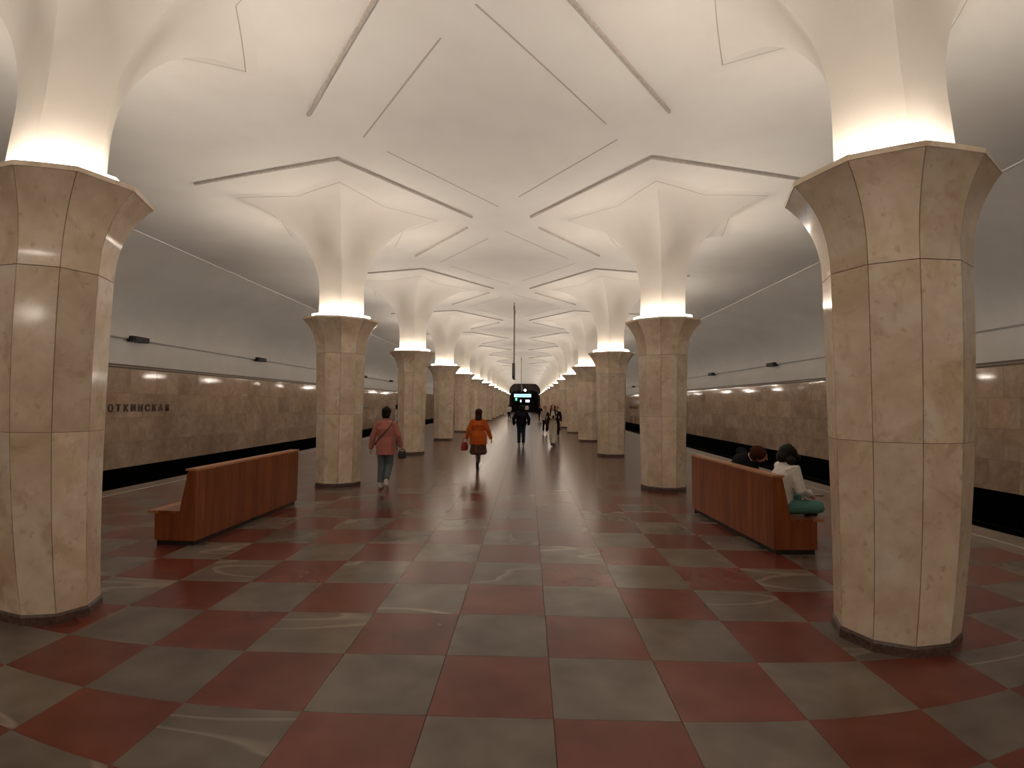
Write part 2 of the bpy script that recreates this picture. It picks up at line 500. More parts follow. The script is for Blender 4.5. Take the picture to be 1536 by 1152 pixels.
RV0, RV1, ZF0 = 0.47, 2.25, 4.10
def penta_ring(Rv, ratio, z, sx, nsub=4):
    """pentagon (ratio .809) to star ring; vertices at 18+72k degrees"""
    out = []
    for q in range(5):
        a, b_ = dirv(18 + 72 * q, sx) * Rv, dirv(90 + 72 * q, sx) * Rv
        for s in range(nsub * 2):
            u = s / (nsub * 2)
            p = a.lerp(b_, u)
            f = 1 - (1 - ratio / 0.80902) * (1 - abs(2 * u - 1))
            out.append((p.x * f, p.y * f, z))
    return out
def flare_par(th):
    u = th / (pi / 2)
    return RV0 + (RV1 - RV0) * (1 - cos(th)), 0.809 - 0.165 * u ** 1.5, ZF0 + (Z_CEIL - 0.002 - ZF0) * sin(th)
ME_NECK, ME_FLARE, ME_SEAM = {}, {}, {}
for sx in (1, -1):
    b = MB(); b.ring([penta_ring(RV0, .809, Z_RIM - .06, sx, 1), penta_ring(RV0, .809, ZF0, sx, 1)])
    ME_NECK[sx] = b.mesh('neck', [M_PLASTER], smooth=True, sharp=25)
    b = MB(); b.ring([penta_ring(*flare_par(i / 20 * pi / 2), sx) for i in range(21)])
    ME_FLARE[sx] = b.mesh('vault_flare', [M_PLASTER], smooth=True, sharp=25)
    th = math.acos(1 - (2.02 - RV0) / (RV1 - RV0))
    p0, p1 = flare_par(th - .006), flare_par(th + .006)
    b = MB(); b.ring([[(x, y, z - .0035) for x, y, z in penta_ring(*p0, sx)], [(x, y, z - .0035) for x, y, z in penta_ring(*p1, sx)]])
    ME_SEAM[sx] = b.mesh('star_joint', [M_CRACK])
LIGHT = bpy.data.lights.new('capital_reflector', 'AREA')
LIGHT.shape = 'RECTANGLE'; LIGHT.size = 0.46; LIGHT.size_y = 0.07
LIGHT.energy = LAMP_WATTS; LIGHT.color = LAMP_COLOR; LIGHT.spread = rad(140)
ORD = ['nearest', 'second', 'third', 'fourth', 'fifth', 'sixth', 'seventh', 'eighth', 'ninth', 'tenth', 'eleventh', 'twelfth', 'thirteenth', 'fourteenth', 'farthest']
SPECIAL = {(1, 0): 'huge marble column cut off by the left edge of the picture',
           (-1, 0): 'huge stained marble column in the right foreground, seams darkened with dirt',
           (1, 1): 'marble column beyond the left wooden bench, beside the pink coat',
           (-1, 1): 'marble column just past the far end of the occupied bench',
           (1, 2): 'marble column right behind the walker in the pink coat, third of left row',
           (-1, 2): 'marble column third from the front in the right row, lamplit neck'}
for k in range(-3, NCOL):
    for cx, sx in ((XL, 1), (XR, -1)):
        row = 'left' if sx > 0 else 'right'
        t = obj('column', None, None, (cx, Y1 + k * D - (0.2 if k == 0 else 0), 0))
        if k < 0:                                          # the hall goes on behind the camera
            t['kind'] = 'structure'
        lab = SPECIAL.get((sx, k), '%s marble column from the front in the %s row of the hall' % (ORD[k], row))
        if k >= 0:
            tag(t, lab, 'column', 'marble columns along the platform hall')
        obj('plinth', ME_PLINTH, t)
        if 0 <= k < 3:
            obj('core', ME_CORE, t)
            for i in range(10):
                obj('shaft_slab', ME_SL, t, rotz=i * A36)
                obj('shaft_slab', ME_SU, t, rotz=i * A36)
                obj('capital_slab', ME_SC, t, rotz=i * A36)
        else:
            obj('shaft', ME_SHAFT_FAR, t); obj('capital', ME_CAP_FAR, t)
        obj('rim', ME_RIM, t)
        obj('lamp_ring', ME_LAMP, t)
        for q in range(5):                                # reflectors throwing the light up and outwards
            d = dirv(18 + 72 * q, sx)
            lo = obj('reflector', LIGHT, t, (d.x * .645, d.y * .645, Z_RIM + .03))
            lo.rotation_euler = Vector((d.x * sin(rad(64)), d.y * sin(rad(64)), cos(rad(64)))).to_track_quat('-Z', 'Y').to_euler()
        obj('neck', ME_NECK[sx], t)
        f = obj('vault_flare', ME_FLARE[sx], t)
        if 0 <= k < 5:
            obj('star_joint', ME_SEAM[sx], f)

# ------------------------------------------------------------------ benches
def bench(name, x_back, sgn, y0, y1, label, turn=0.0):
    """sgn: direction of the seat from the back (-1 towards the left track)"""
    t = obj(name, None, None, (x_back, (y0 + y1) / 2, 0), turn); tag(t, label, 'bench', 'wooden benches between the columns')
    L_ = (y1 - y0) / 2
    pl = MB(); pl.prism([(sgn * .03, 0.0), (sgn * .5, 0.0), (sgn * .5, .07), (sgn * .03, .07)], 'y', -L_ + .02, L_ - .02); pl.obj('plinth', [M_DARK], t)
    nb = 15; wv = 2 * L_ / nb
    for i in range(nb):                                   # vertical boards of the back
        b = MB(); a, c_ = -L_ + i * wv + .0012, -L_ + (i + 1) * wv - .0012
        b.prism([(0.0, .06), (sgn * .022, .06), (sgn * .022, .905), (0.0, .905)], 'y', a, c_); b.obj('back_board', [M_WOOD], t)
    for ye, s in ((-L_, 1), (L_, -1)):                     # solid end profile
        e_ = MB(); e_.prism([(sgn * .022, .06), (sgn * .52, .06), (sgn * .52, .385), (sgn * .20, .385), (sgn * .105, .905), (sgn * .022, .905)], 'y', ye, ye + s * .035)
        e_.obj('end_panel', [M_WOOD], t)
    f = MB(); f.prism([(sgn * .49, .06), (sgn * .515, .06), (sgn * .515, .385), (sgn * .49, .385)], 'y', -L_ + .035, L_ - .035); f.obj('front_panel', [M_WOOD], t)
    for i, (a, c_) in enumerate(((.20, .33), (.333, .463), (.466, .60))):
        b = MB(); b.prism([(sgn * a, .386), (sgn * c_, .386), (sgn * c_, .42), (sgn * a, .42)], 'y', -L_ - .012, L_ + .012); b.obj('seat_plank', [M_WOODL if i == 2 else M_WOOD], t)
    b = MB(); b.prism([(sgn * .20, .42), (sgn * .225, .42), (sgn * .13, .905), (sgn * .105, .905)], 'y', -L_ + .036, L_ - .036); b.obj('backrest', [M_WOOD], t)
    b = MB(); b.prism([(sgn * -.008, .905), (sgn * .135, .905), (sgn * .13, .93), (sgn * -.004, .93)], 'y', -L_ - .008, L_ + .008); b.obj('top_rail', [M_WOODL], t)
    return t
bench('bench', -3.99, -1, 6.40, 9.10, 'empty varnished wooden bench with boarded back at the left column row', -.02)
bench('bench', 2.81, 1, 6.42, 8.92, 'varnished wooden bench with two people sitting on it at the right', .07)

# ------------------------------------------------------------------ boxes on the wall ledge, letters, signs
bx = MB()
bx.box(-.11, .11, -.36, .36, -.085, .085)
bx.box(.11, .125, -.30, .30, -.06, .06)
ME_BOX = bx.mesh('housing', [M_DARK])
gr = MB()
for i in range(7):
    gr.box(.125, .131, -.28 + i * .08, -.24 + i * .08, -.05, .05)
ME_GR = gr.mesh('speaker_grille', [mat('grille_grey', (0.05, 0.042, 0.036), 0.5)])
ONUM = ['first', 'second', 'third', 'fourth', 'fifth', 'sixth']
for side, X, s in (('left', WALL_L, 1), ('right', WALL_R, -1)):
    for k in range(0 if s > 0 else 1, 6):
        t = obj('wall_speaker', None, None, (X + s * .06, (16.44 + 7.63 * k) if s > 0 else (17.3 + 8.0 * k), 3.68), 0 if s > 0 else pi)
        tag(t, '%s dark speaker box from the front on the %s track wall ledge' % (ONUM[k if s > 0 else k - 1], side), 'speaker', 'dark boxes along the wall ledges')
        obj('housing', ME_BOX, t); obj('speaker_grille', ME_GR, t)

M_LETTER = mat('bronze_letter', (0.15, 0.10, 0.065), 0.45, 0.4, 0.3)
def letters(text, X, s, y0, y1, z, size, label):
    """s=+1: on the left wall, reading towards +y"""
    t = obj('station_name', None, None, (X, (y0 + y1) / 2, z)); tag(t, label, 'lettering', 'station name lettering')
    step = (y1 - y0) / len(text)
    dg = bpy.context.evaluated_depsgraph_get()
    for i, ch in enumerate(text):
        cu = bpy.data.curves.new('letter', 'FONT'); cu.body = ch; cu.size = size; cu.extrude = 0.012; cu.align_x = 'CENTER'; cu.offset = 0.006
        tmp = bpy.data.objects.new('tmp', cu); COL.objects.link(tmp)
        bpy.context.view_layer.update()
        me = bpy.data.meshes.new_from_object(tmp.evaluated_get(bpy.context.evaluated_depsgraph_get()))
        bpy.data.objects.remove(tmp); bpy.data.curves.remove(cu)
        u = (i + .5) * step - (y1 - y0) / 2
        if s > 0:
            me.transform(Matrix(((0, 0, 1, 0), (1, 0, 0, u), (0, 1, 0, 0), (0, 0, 0, 1))))
        else:
            me.transform(Matrix(((0, 0, -1, 0), (-1, 0, 0, -u), (0, 1, 0, 0), (0, 0, 0, 1))))
        me.materials.clear(); me.materials.append(M_LETTER)
        obj('letter', me, t)
letters('КРОПОТКИНСКАЯ', WALL_L + .045, 1, 13.96, 18.1, 1.42, 0.30, 'dark raised station name letters on the left track wall')
letters('КРОПОТКИНСКАЯ', WALL_R - .045, -1, 55.4, 59.6, 1.27, 0.34, 'tiny dark station name letters far along the right track wall')

def hanging_sign(y, zb, zt, label):
    t = obj('hanging_sign', None, None, (-0.56, y, zb)); tag(t, label, 'sign', 'signs hanging over the middle of the hall')
    h = zt - zb
    for yy in (-.5, .5):
        p = MB()
        p.ring([[(0.016 * cos(a * pi / 4), yy + 0.016 * sin(a * pi / 4), z) for a in range(8)] for z in (h, Z_CEIL - zb)])
        pole = p.obj('pole', [M_POLE], t, smooth=True, sharp=40)
        q = MB(); q.ring([[(0.03 * cos(a * pi / 4), yy + 0.03 * sin(a * pi / 4), z) for a in range(8)] for z in (Z_CEIL - zb - .28, Z_CEIL - zb - .12)], cap0=True, cap1=True)
        q.obj('pole_sleeve', [M_POLE], pole)
    b = MB(); b.box(-.05, .05, -.8, .8, 0, h); b.obj('housing', [M_DARK], t)
    for sx_ in (-1, 1):
        b = MB(); b.box(min(sx_ * .05, sx_ * .054), max(sx_ * .05, sx_ * .054), -.77, .77, .03, h - .03); b.obj('sign_face', [M_SIGNF], t)
    b = MB(); b.box(-.02, .02, -.806, -.80, .08, h - .05); b.obj('end_strip', [M_POLE], t)
M_POLE = mat('brown_pole', (0.16, 0.125, 0.095), 0.5)
M_SIGNF = mat('sign_blue_grey', (0.10, 0.12, 0.16), 0.4)
hanging_sign(20.9, 2.72, 3.30, 'slim dark sign seen edge-on, hanging nearest on a long pole')
hanging_sign(44.4, 2.75, 3.32, 'small farther sign hanging edge-on above the blue portal board')

# end portal: lit board, screens, lamp
t = obj('direction_board', None, None, (-1.05, Y_END - 1.2, 2.95)); tag(t, 'long glowing pale blue direction board across the far portal', 'sign')
b = MB(); b.box(-1.75, 1.75, -.06, .06, 0, .72); b.obj('housing', [M_DARK], t)
b = MB(); b.box(-1.7, 1.7, -.07, -.06, .05, .67); b.obj('lit_face', [emit('lit_board', (0.35, 0.68, 1.0), 1.6)], t)
b = MB(); b.box(-1.2, 1.3, -.075, -.07, .30, .42); b.obj('text_band', [emit('lit_band', (0.12, 0.35, 0.62), 0.8)], t)
for x_ in (-1.3, 1.3):
    b = MB(); b.box(x_ - .02, x_ + .02, -.02, .02, .72, Z_CEIL - 2.95); b.obj('hanger', [M_POLE], t)
t = obj('green_sign', None, None, (-2.35, Y_END - .5, 2.25)); tag(t, 'small glowing green sign at the left edge of the far portal', 'sign')
b = MB(); b.box(-.22, .22, -.04, .04, 0, .62); b.obj('housing', [M_DARK], t)
b = MB(); b.box(-.02, .02, -.02, .02, .62, Z_CEIL - 2.25); b.obj('hanger', [M_POLE], t)
b = MB(); b.box(-.2, .2, -.05, -.04, .02, .60); b.obj('lit_face', [emit('lit_green', (0.05, 0.75, 0.45), 0.9)], t)
b = MB(); b.box(-.06, .1, -.055, -.05, .3, .58); b.obj('pictogram', [emit('lit_white', (0.8, 1.0, 0.95), 1.2)], t)
for x_, w_, lab in ((-1.45, .13, 'narrow white lit screen inside the far dark portal'), (-.05, .42, 'wider white lit screen inside the far dark portal, right of the narrow one')):
    t = obj('screen', None, None, (x_, Y_END + 2.0, 2.0)); tag(t, lab, 'screen')
    b = MB(); b.box(-w_ - .05, w_ + .05, 0, .08, -.05, .55); b.obj('bezel', [M_DARK], t)
    b = MB(); b.box(-w_, w_, -.01, 0, 0, .5); b.obj('display', [emit('lit_display', (0.72, 0.82, 1.0), 1.6)], t)
    b = MB(); b.box(-.03, .03, .02, .06, .55, 2.6); b.obj('mount', [M_DARK], t)
t = obj('portal_lamp', None, None, (-.55, Y_END - .3, 4.42)); tag(t, 'round white lamp glowing above the far portal', 'lamp')
b = MB()
b.ring([[(.27 * cos(a) * q, -.12 * math.sqrt(max(0, 1 - q * q)), .27 * sin(a) * q) for a in [i * pi / 6 for i in range(12)]] for q in (1, .85, .55, .1)], cap1=True)
b.obj('globe', [emit('lit_lamp', (1, .95, .85), 3.0)], t, smooth=True)
b = MB(); b.ring([[(.3 * cos(i * pi / 6), y_, .3 * sin(i * pi / 6)) for i in range(12)] for y_ in (0, .3)], cap0=True, cap1=True); b.obj('backplate', [M_DARK], t)
# info plate on the left wall
t = obj('wall_plate', None, None, (WALL_L + .04, 38.6, 1.30)); tag(t, 'grey plate with dark lower edge on left track wall beside the pink coat', 'sign')
b = MB(); b.box(0, .03, -1.3, 1.3, .06, .40); b.obj('plate', [mat('plate_grey', (0.30, 0.26, 0.22), 0.5)], t)
b = MB(); b.box(0, .05, -1.35, 1.35, 0, .06); b.obj('lower_edge', [M_DARK], t)
# ------------------------------------------------------------------ people
SKIN = fabric('skin', (0.62, 0.36, 0.25), 0.06, 8, 0.5)
def tubes(mb, chain, n=12, flat0=False, flat1=False):
    """swept tapered limb through (point, rx, ry) with rounded ends; rx across, ry fore-aft"""
    pts = [(Vector(p), a, b_) for p, a, b_ in chain]
    rings = []
    for i, (p, a, b_) in enumerate(pts):
        d = (pts[min(i + 1, len(pts) - 1)][0] - pts[max(i - 1, 0)][0]).normalized()
        up_ = Vector((0, 1, 0)) if abs(d.y) < 0.9 else Vector((0, 0, 1))
        x = up_.cross(d).normalized(); y = d.cross(x).normalized()
        def rg(c_, s): return [c_ + x * (a * s * cos(2 * pi * k / n)) + y * (b_ * s * sin(2 * pi * k / n)) for k in range(n)]
        r_ = min(a, b_)
        if i == 0 and not flat0:
            rings += [rg(p - d * r_ * q, math.sqrt(max(1e-3, 1 - q * q))) for q in (0.97, 0.75, 0.4)]
        rings.append(rg(p, 1))
        if i == len(pts) - 1 and not flat1:
            rings += [rg(p + d * r_ * q, math.sqrt(max(1e-3, 1 - q * q))) for q in (0.4, 0.75, 0.97)]
    mb.ring(rings, cap0=True, cap1=True)

def fuse(name, mb, m, parent, voxel, smooth=4):
    """one continuous surface out of overlapping limbs"""
    me = mb.mesh('tmp', [m])
    o = bpy.data.objects.new('tmp', me); COL.objects.link(o)
    r_ = o.modifiers.new('r', 'REMESH'); r_.mode = 'VOXEL'; r_.voxel_size = voxel; r_.use_smooth_shade = True
    s_ = o.modifiers.new('s', 'SMOOTH'); s_.factor = 0.5; s_.iterations = smooth
    bpy.context.view_layer.update()
    out = bpy.data.meshes.new_from_object(o.evaluated_get(bpy.context.evaluated_depsgraph_get()))
    out.name = name
    bpy.data.objects.remove(o)
    out.materials.clear(); out.materials.append(m)
    out.polygons.foreach_set('use_smooth', [True] * len(out.polygons))
    return obj(name, out, parent)

def hand(mb, wrist, d, side, palm_n, curl=0.5):
    """palm and five fingers; d = direction of the fingers, palm_n = direction the palm faces"""
    d = Vector(d).normalized(); nrm = Vector(palm_n); nrm = (nrm - d * nrm.dot(d)).normalized()
    acr = d.cross(nrm).normalized() * side              # towards the thumb
    w_ = Vector(wrist)
    for k, off in enumerate((-.027, -.009, .009, .027)):
        tubes(mb, [(w_, .017, .013), (w_ + d * .05 + acr * off, .013, .012), (w_ + d * .088 + acr * off, .011, .011)], 8)
        ln = (.055, .07, .076, .068)[k]
        p0 = w_ + d * .09 + acr * off
        p1 = p0 + (d * cos(curl) + nrm * sin(curl)) * ln * .5
        p2 = p1 + (d * cos(curl * 2.2) + nrm * sin(curl * 2.2)) * ln * .5
        tubes(mb, [(p0, .0105, .0105), (p1, .0098, .0098), (p2, .0085, .0085)], 8)
    t0 = w_ + d * .03 + acr * .022
    t1 = t0 + d * .035 + acr * .028 + nrm * .008
    t2 = t1 + d * .036 + acr * .004 + nrm * .014
    tubes(mb, [(t0, .015, .014), (t1, .012, .012), (t2, .0095, .0095)], 8)

HS = 1.1
def head(mb, c, f, tilt_up=None):
    """skull, jaw, nose, lips, ears round the centre c, facing f"""
    f = Vector(f).normalized(); u = Vector(tilt_up or (0, 0, 1)); u = (u - f * u.dot(f)).normalized(); s_ = f.cross(u)
    c = Vector(c)
    def P(a, b_, d): return c + (s_ * a + f * b_ + u * d) * HS
    def blob(p, rx, ry, rz, n=12):
        rx, ry, rz = rx * HS, ry * HS, rz * HS
        rings = []
        for i in range(1, 9):
            th = pi * i / 9
            rings.append([p + s_ * (rx * sin(th) * cos(2 * pi * k / n)) + f * (ry * sin(th) * sin(2 * pi * k / n)) + u * (rz * cos(th)) for k in range(n)])
        mb.ring(rings, cap0=True, cap1=True)
    blob(P(0, -.012, .022), .073, .092, .088)
    blob(P(0, .018, -.045), .056, .068, .068)
    blob(P(0, .045, -.088), .026, .024, .018)
    tubes(mb, [(P(0, .088, .008), .008, .008), (P(0, .106, -.030), .014, .012)], 8)
    tubes(mb, [(P(-.02, .082, -.062), .007, .006), (P(0, .088, -.062), .008, .008), (P(.02, .082, -.062), .007, .006)], 8)
    for q in (-1, 1):
        tubes(mb, [(P(q * .032, .078, .016), .013, .009), (P(q * .015, .082, .018), .009, .008)], 8)
        tubes(mb, [(P(q * .074, -.012, .012), .008, .018), (P(q * .074, -.010, -.018), .007, .012)], 8)

EYE = mat('eye_dark', (0.02, 0.015, 0.012), 0.2)
def eyes(parent, c, f):
    f = Vector(f).normalized(); u = Vector((0, 0, 1)); u = (u - f * u.dot(f)).normalized(); s_ = f.cross(u); c = Vector(c)
    for q in (-1, 1):
        mb = MB(); p = c + (s_ * (q * .031) + f * .083 + u * .002) * HS
        tubes(mb, [(p - s_ * .008, .006, .006), (p + s_ * .008, .006, .006)], 8)
        mb.obj('eye', [EYE], parent, smooth=True)

def walker(label, loc, face, H, pose, outfit, voxel=0.011, group='people walking in the hall'):
    """upright figure: pose gives joint offsets, outfit a dict of garments; local +y is ahead"""
    t = obj('person', None, None, (*loc, 0), face)
    tag(t, label, 'person', group)
    k = H / 1.70
    def S(p): return Vector(p) * k
    g = lambda n, d: S(pose.get(n, d))
    hipz = pose.get('hipz', .90)
    J = {'hd': g('hd', (0, .02, 1.58)), 'nk': g('nk', (0, 0, 1.43)), 'ch': g('ch', (0, -.01, 1.24)), 'wa': S((0, 0, 1.05)), 'pe': S((0, 0, hipz + .02))}
    for s_, n in ((-1, 'L'), (1, 'R')):
        J['sh' + n] = g('sh' + n, (s_ * .175, -.01, 1.36))
        J['el' + n] = g('el' + n, (s_ * .245, -.04, 1.09))
        J['ha' + n] = g('ha' + n, (s_ * .25, .05, .86))
        J['hi' + n] = S((s_ * .085, 0, hipz))
        J['kn' + n] = g('kn' + n, (s_ * .09, .03, .49))
        J['an' + n] = g('an' + n, (s_ * .085, -.02, .09))
        J['to' + n] = g('to' + n, tuple((pose.get('an' + n, (s_ * .085, -.02, .09))[i] + (0, .15, -.06)[i]) for i in range(3)))
    lookf = pose.get('look', (0, 1, 0))
    # ---- body: one continuous skin
    b_ = MB()
    head(b_, J['hd'], lookf, pose.get('hup'))
    tubes(b_, [(J['ch'], .10 * k, .085 * k), (J['nk'], .058 * k, .055 * k), (J['hd'] + Vector((0, -.02, -.05)), .052 * k, .052 * k)])
    tubes(b_, [(J['pe'], .14 * k, .10 * k), (J['wa'], .12 * k, .09 * k), (J['ch'], .145 * k, .10 * k), (J['nk'] - Vector((0, 0, .06)), .10 * k, .07 * k)])
    for n, s_ in (('L', -1), ('R', 1)):
        tubes(b_, [(J['ch'] + Vector((s_ * .06, 0, .09)), .06 * k, .06 * k), (J['sh' + n], .052 * k, .052 * k), (J['el' + n], .039 * k, .039 * k), (J['ha' + n], .027 * k, .024 * k)])
        d = J['ha' + n] - J['el' + n]
        hand(b_, J['ha' + n], pose.get('hdir' + n, tuple(d)), 1 if n == 'L' else -1, pose.get('palm' + n, (-s_, .1, 0)), pose.get('curl' + n, .5))
        tubes(b_, [(J['hi' + n], .085 * k, .085 * k), (J['kn' + n], .055 * k, .055 * k), ((J['kn' + n] * .6 + J['an' + n] * .4) + Vector((0, -.015, 0)), .05 * k, .052 * k), (J['an' + n], .035 * k, .036 * k), (J['an' + n] * .5 + J['to' + n] * .5, .034 * k, .03 * k), (J['to' + n], .03 * k, .022 * k)])
    fuse('body', b_, SKIN, t, voxel)
    eyes(t, J['hd'], lookf)
    # ---- garments
    for kind, m, par in outfit:
        mb = MB()
        vx = voxel
        if kind == 'shoes':
            for n in 'LR':
                a, to = J['an' + n], J['to' + n]
                dd = (to - a).normalized()
                mb2 = MB()
                tubes(mb2, [(a + Vector((0, 0, par.get('shaft', .02))), .046 * k, .05 * k), (a - Vector((0, .015, .03)), .044 * k, .05 * k)])
                tubes(mb2, [(a - Vector((0, .02, .045)), .043 * k, .04 * k), (a * .45 + to * .55 + Vector((0, 0, -.004)), .047 * k, .036 * k), (to + dd * .03, .04 * k, .026 * k)])
                fuse('shoe', mb2, m, t, vx * .9)
            continue
        if kind == 'trousers':
            wd = par.get('w', 1.0); top = par.get('top', 1.0)
            tubes(mb, [(J['pe'] - Vector((0, 0, .02)), .152 * k, .118 * k), (J['wa'] - Vector((0, 0, .02)), .135 * k, .105 * k)])
            for n in 'LR':
                kn, an = J['kn' + n], J['an' + n] + Vector((0, 0, .05 * k))
                tubes(mb, [(J['hi' + n] - Vector((0, 0, .01)), .102 * k, .108 * k), (kn, .07 * k * wd, .072 * k * wd), (kn * .5 + an * .5, .064 * k * wd, .066 * k * wd), (an, .056 * k * wd * par.get('hem', 1), .062 * k * wd * par.get('hem', 1))], 12, False, True)
        elif kind in ('coat', 'top'):
            hem = par.get('hem', .72) * k; fl = par.get('flare', 1.15); bulk = par.get('bulk', 1.0)
            tubes(mb, [(Vector((J['pe'].x, J['pe'].y, hem)), .165 * k * fl, .135 * k * fl), (J['pe'] + Vector((0, 0, .03)), .165 * k * (1 + fl) / 2 * bulk, .13 * k * bulk * (1 + fl) / 2), (J['wa'] + Vector((0, 0, .03)), .155 * k * bulk, .125 * k * bulk), (J['ch'], .175 * k * bulk, .135 * k * bulk), (J['nk'] - Vector((0, 0, .065)), .13 * k, .10 * k), (J['nk'] - Vector((0, 0, .02)), .075 * k, .075 * k)], 16, True)
            for n, s_ in (('L', -1), ('R', 1)):
                fa = par.get('sleeve', 0.93)
                e_, h_ = J['el' + n], J['ha' + n]
                tubes(mb, [(J['ch'] + Vector((s_ * .07, 0, .10)), .08 * k, .085 * k), (J['sh' + n], .072 * k * bulk, .075 * k * bulk), (e_, .06 * k * bulk, .062 * k * bulk), (e_.lerp(h_, fa), .047 * k * bulk, .05 * k * bulk)])
            if par.get('collar'):
                tubes(mb, [(J['nk'] - Vector((0, 0, .03)), .085 * k, .085 * k), (J['nk'] + Vector((0, -.01, .02)), .08 * k, .08 * k)])
        elif kind == 'skirt':
            hem = par['hem'] * k
            tubes(mb, [(J['wa'] - Vector((0, 0, .05)), .14 * k, .11 * k), (J['pe'], .17 * k, .14 * k), (Vector((par.get('dx', 0), par.get('dy', 0), hem + .06)), par['r'] * k, par['r'] * .9 * k), (Vector((par.get('dx', 0), par.get('dy', 0), hem)), par['r'] * k * .82, par['r'] * .75 * k)], 16, False, True)
        elif kind == 'hair':
            c_ = J['hd']; f = Vector(lookf).normalized(); u = Vector(pose.get('hup', (0, 0, 1))); s2 = f.cross(u).normalized()
            vx = voxel * .8
            def blob(p, rx, ry, rz, n=14):
                rx, ry, rz = rx * HS, ry * HS, rz * HS
                rings = []
                for i in range(1, 9):
                    th = pi * i / 9
                    rings.append([p + s2 * (rx * sin(th) * cos(2 * pi * q / n)) + f * (ry * sin(th) * sin(2 * pi * q / n)) + u * (rz * cos(th)) for q in range(n)])
                mb.ring(rings, cap0=True, cap1=True)
            blob(c_ + u * .034 - f * .028, .090, .098, .084)
            blob(c_ - u * .02 - f * .045, .082, .068, .085)
            ln = par.get('len', 0)
            if ln > 0:
                bz = c_ - f * .055
                tubes(mb, [(bz + u * .02, .082, .055), (bz - u * (ln * .5) - f * .02, .085 * par.get('wide', 1), .05), (bz - u * ln - f * .03, .05 * par.get('wide', 1), .028)])
                if par.get('sides'):
                    for q in (-1, 1):
                        tubes(mb, [(c_ + s2 * (q * .07) + u * .05, .03, .045), (c_ + s2 * (q * .088) - u * .10, .036, .05), (c_ + s2 * (q * .10) + f * .05 - u * ln, .035, .035)])
            if par.get('bun'):
                blob(c_ - f * par['bun'][0] + u * par['bun'][1], par['bun'][2], par['bun'][2], par['bun'][2])
            if par.get('hood'):
                blob(c_ - f * .03 - u * .03, .10, .10, .13)
        fuse(par.get('name', kind), mb, m, t, vx, par.get('smooth', 5))
    return t, J

HAIR_B = fabric('black_hair', (0.012, 0.009, 0.008), 0.3, 60, 0.5)
HAIR_R = fabric('brown_hair', (0.035, 0.012, 0.009), 0.3, 60, 0.45)
PINK = fabric('pink_wool', (0.47, 0.18, 0.15))
JEANS = fabric('grey_denim', (0.13, 0.155, 0.165))
NAVY = fabric('navy_denim', (0.018, 0.025, 0.042))
WHITE = fabric('white_cloth', (0.78, 0.74, 0.68))
ORANGE = fabric('orange_wool', (0.52, 0.105, 0.018))
BROWN = fabric('brown_print', (0.10, 0.05, 0.038), 0.7, 16)
TIGHTS = fabric('dark_tights', (0.025, 0.014, 0.012))
BLK = fabric('black_cloth', (0.010, 0.010, 0.012))
CREAM = fabric('cream_cloth', (0.62, 0.57, 0.47))
BEIGE = fabric('pale_pink_knit', (0.46, 0.35, 0.31))
TEAL = fabric('teal_cloth', (0.10, 0.24, 0.21))
SNEAK = mat('white_sneaker', (0.66, 0.63, 0.58), 0.6)
DSHOE = mat('dark_leather', (0.018, 0.013, 0.011), 0.4)
REDL = mat('red_leather', (0.36, 0.03, 0.035), 0.4)

# woman in the pink coat
t, J = walker('walker from behind in pink hip-length coat, grey jeans and white sneakers', (-2.90, 10.72), 0.02, 1.66,
   dict(knL=(-.085, .02, .49), anL=(-.08, -.06, .09), knR=(.075, .06, .50), anR=(.07, -.17, .17), toR=(.07, -.06, .05),
        shL=(-.16, -.01, 1.34), shR=(.16, -.01, 1.34), elL=(-.265, -.02, 1.08), haL=(-.31, .02, .84), elR=(.26, -.03, 1.09), haR=(.295, .07, .87), hd=(.0, .03, 1.575)),
   [('trousers', JEANS, {'w': 1.08}), ('shoes', SNEAK, {}), ('coat', PINK, {'hem': .70, 'flare': 1.18, 'bulk': 1.12, 'collar': 1}),
    ('hair', HAIR_B, {'len': .12, 'wide': 1.05, 'bun': (.02, .095, .045)})], 0.008)
st = MB()
ring0, ring1 = [], []
for i in range(33):                                     # shoulder strap running round the torso
    a = 2 * pi * i / 32
    x_, y_ = .225 * cos(a), .168 * sin(a)
    z_ = 1.12 + .25 * cos(a) * 1.0
    ring0.append((x_ * (1.0 if z_ < 1.25 else .62 + .38 * (1.37 - z_) / .12), y_, z_)); ring1.append((x_ * (1.0 if z_ < 1.25 else .62 + .38 * (1.37 - z_) / .12), y_, z_ + .026))
st.ring([ring0, ring1], closed=False)
so = st.obj('bag_strap', [DSHOE], t)
sm_ = so.modifiers.new('s', 'SOLIDIFY'); sm_.thickness = 0.006

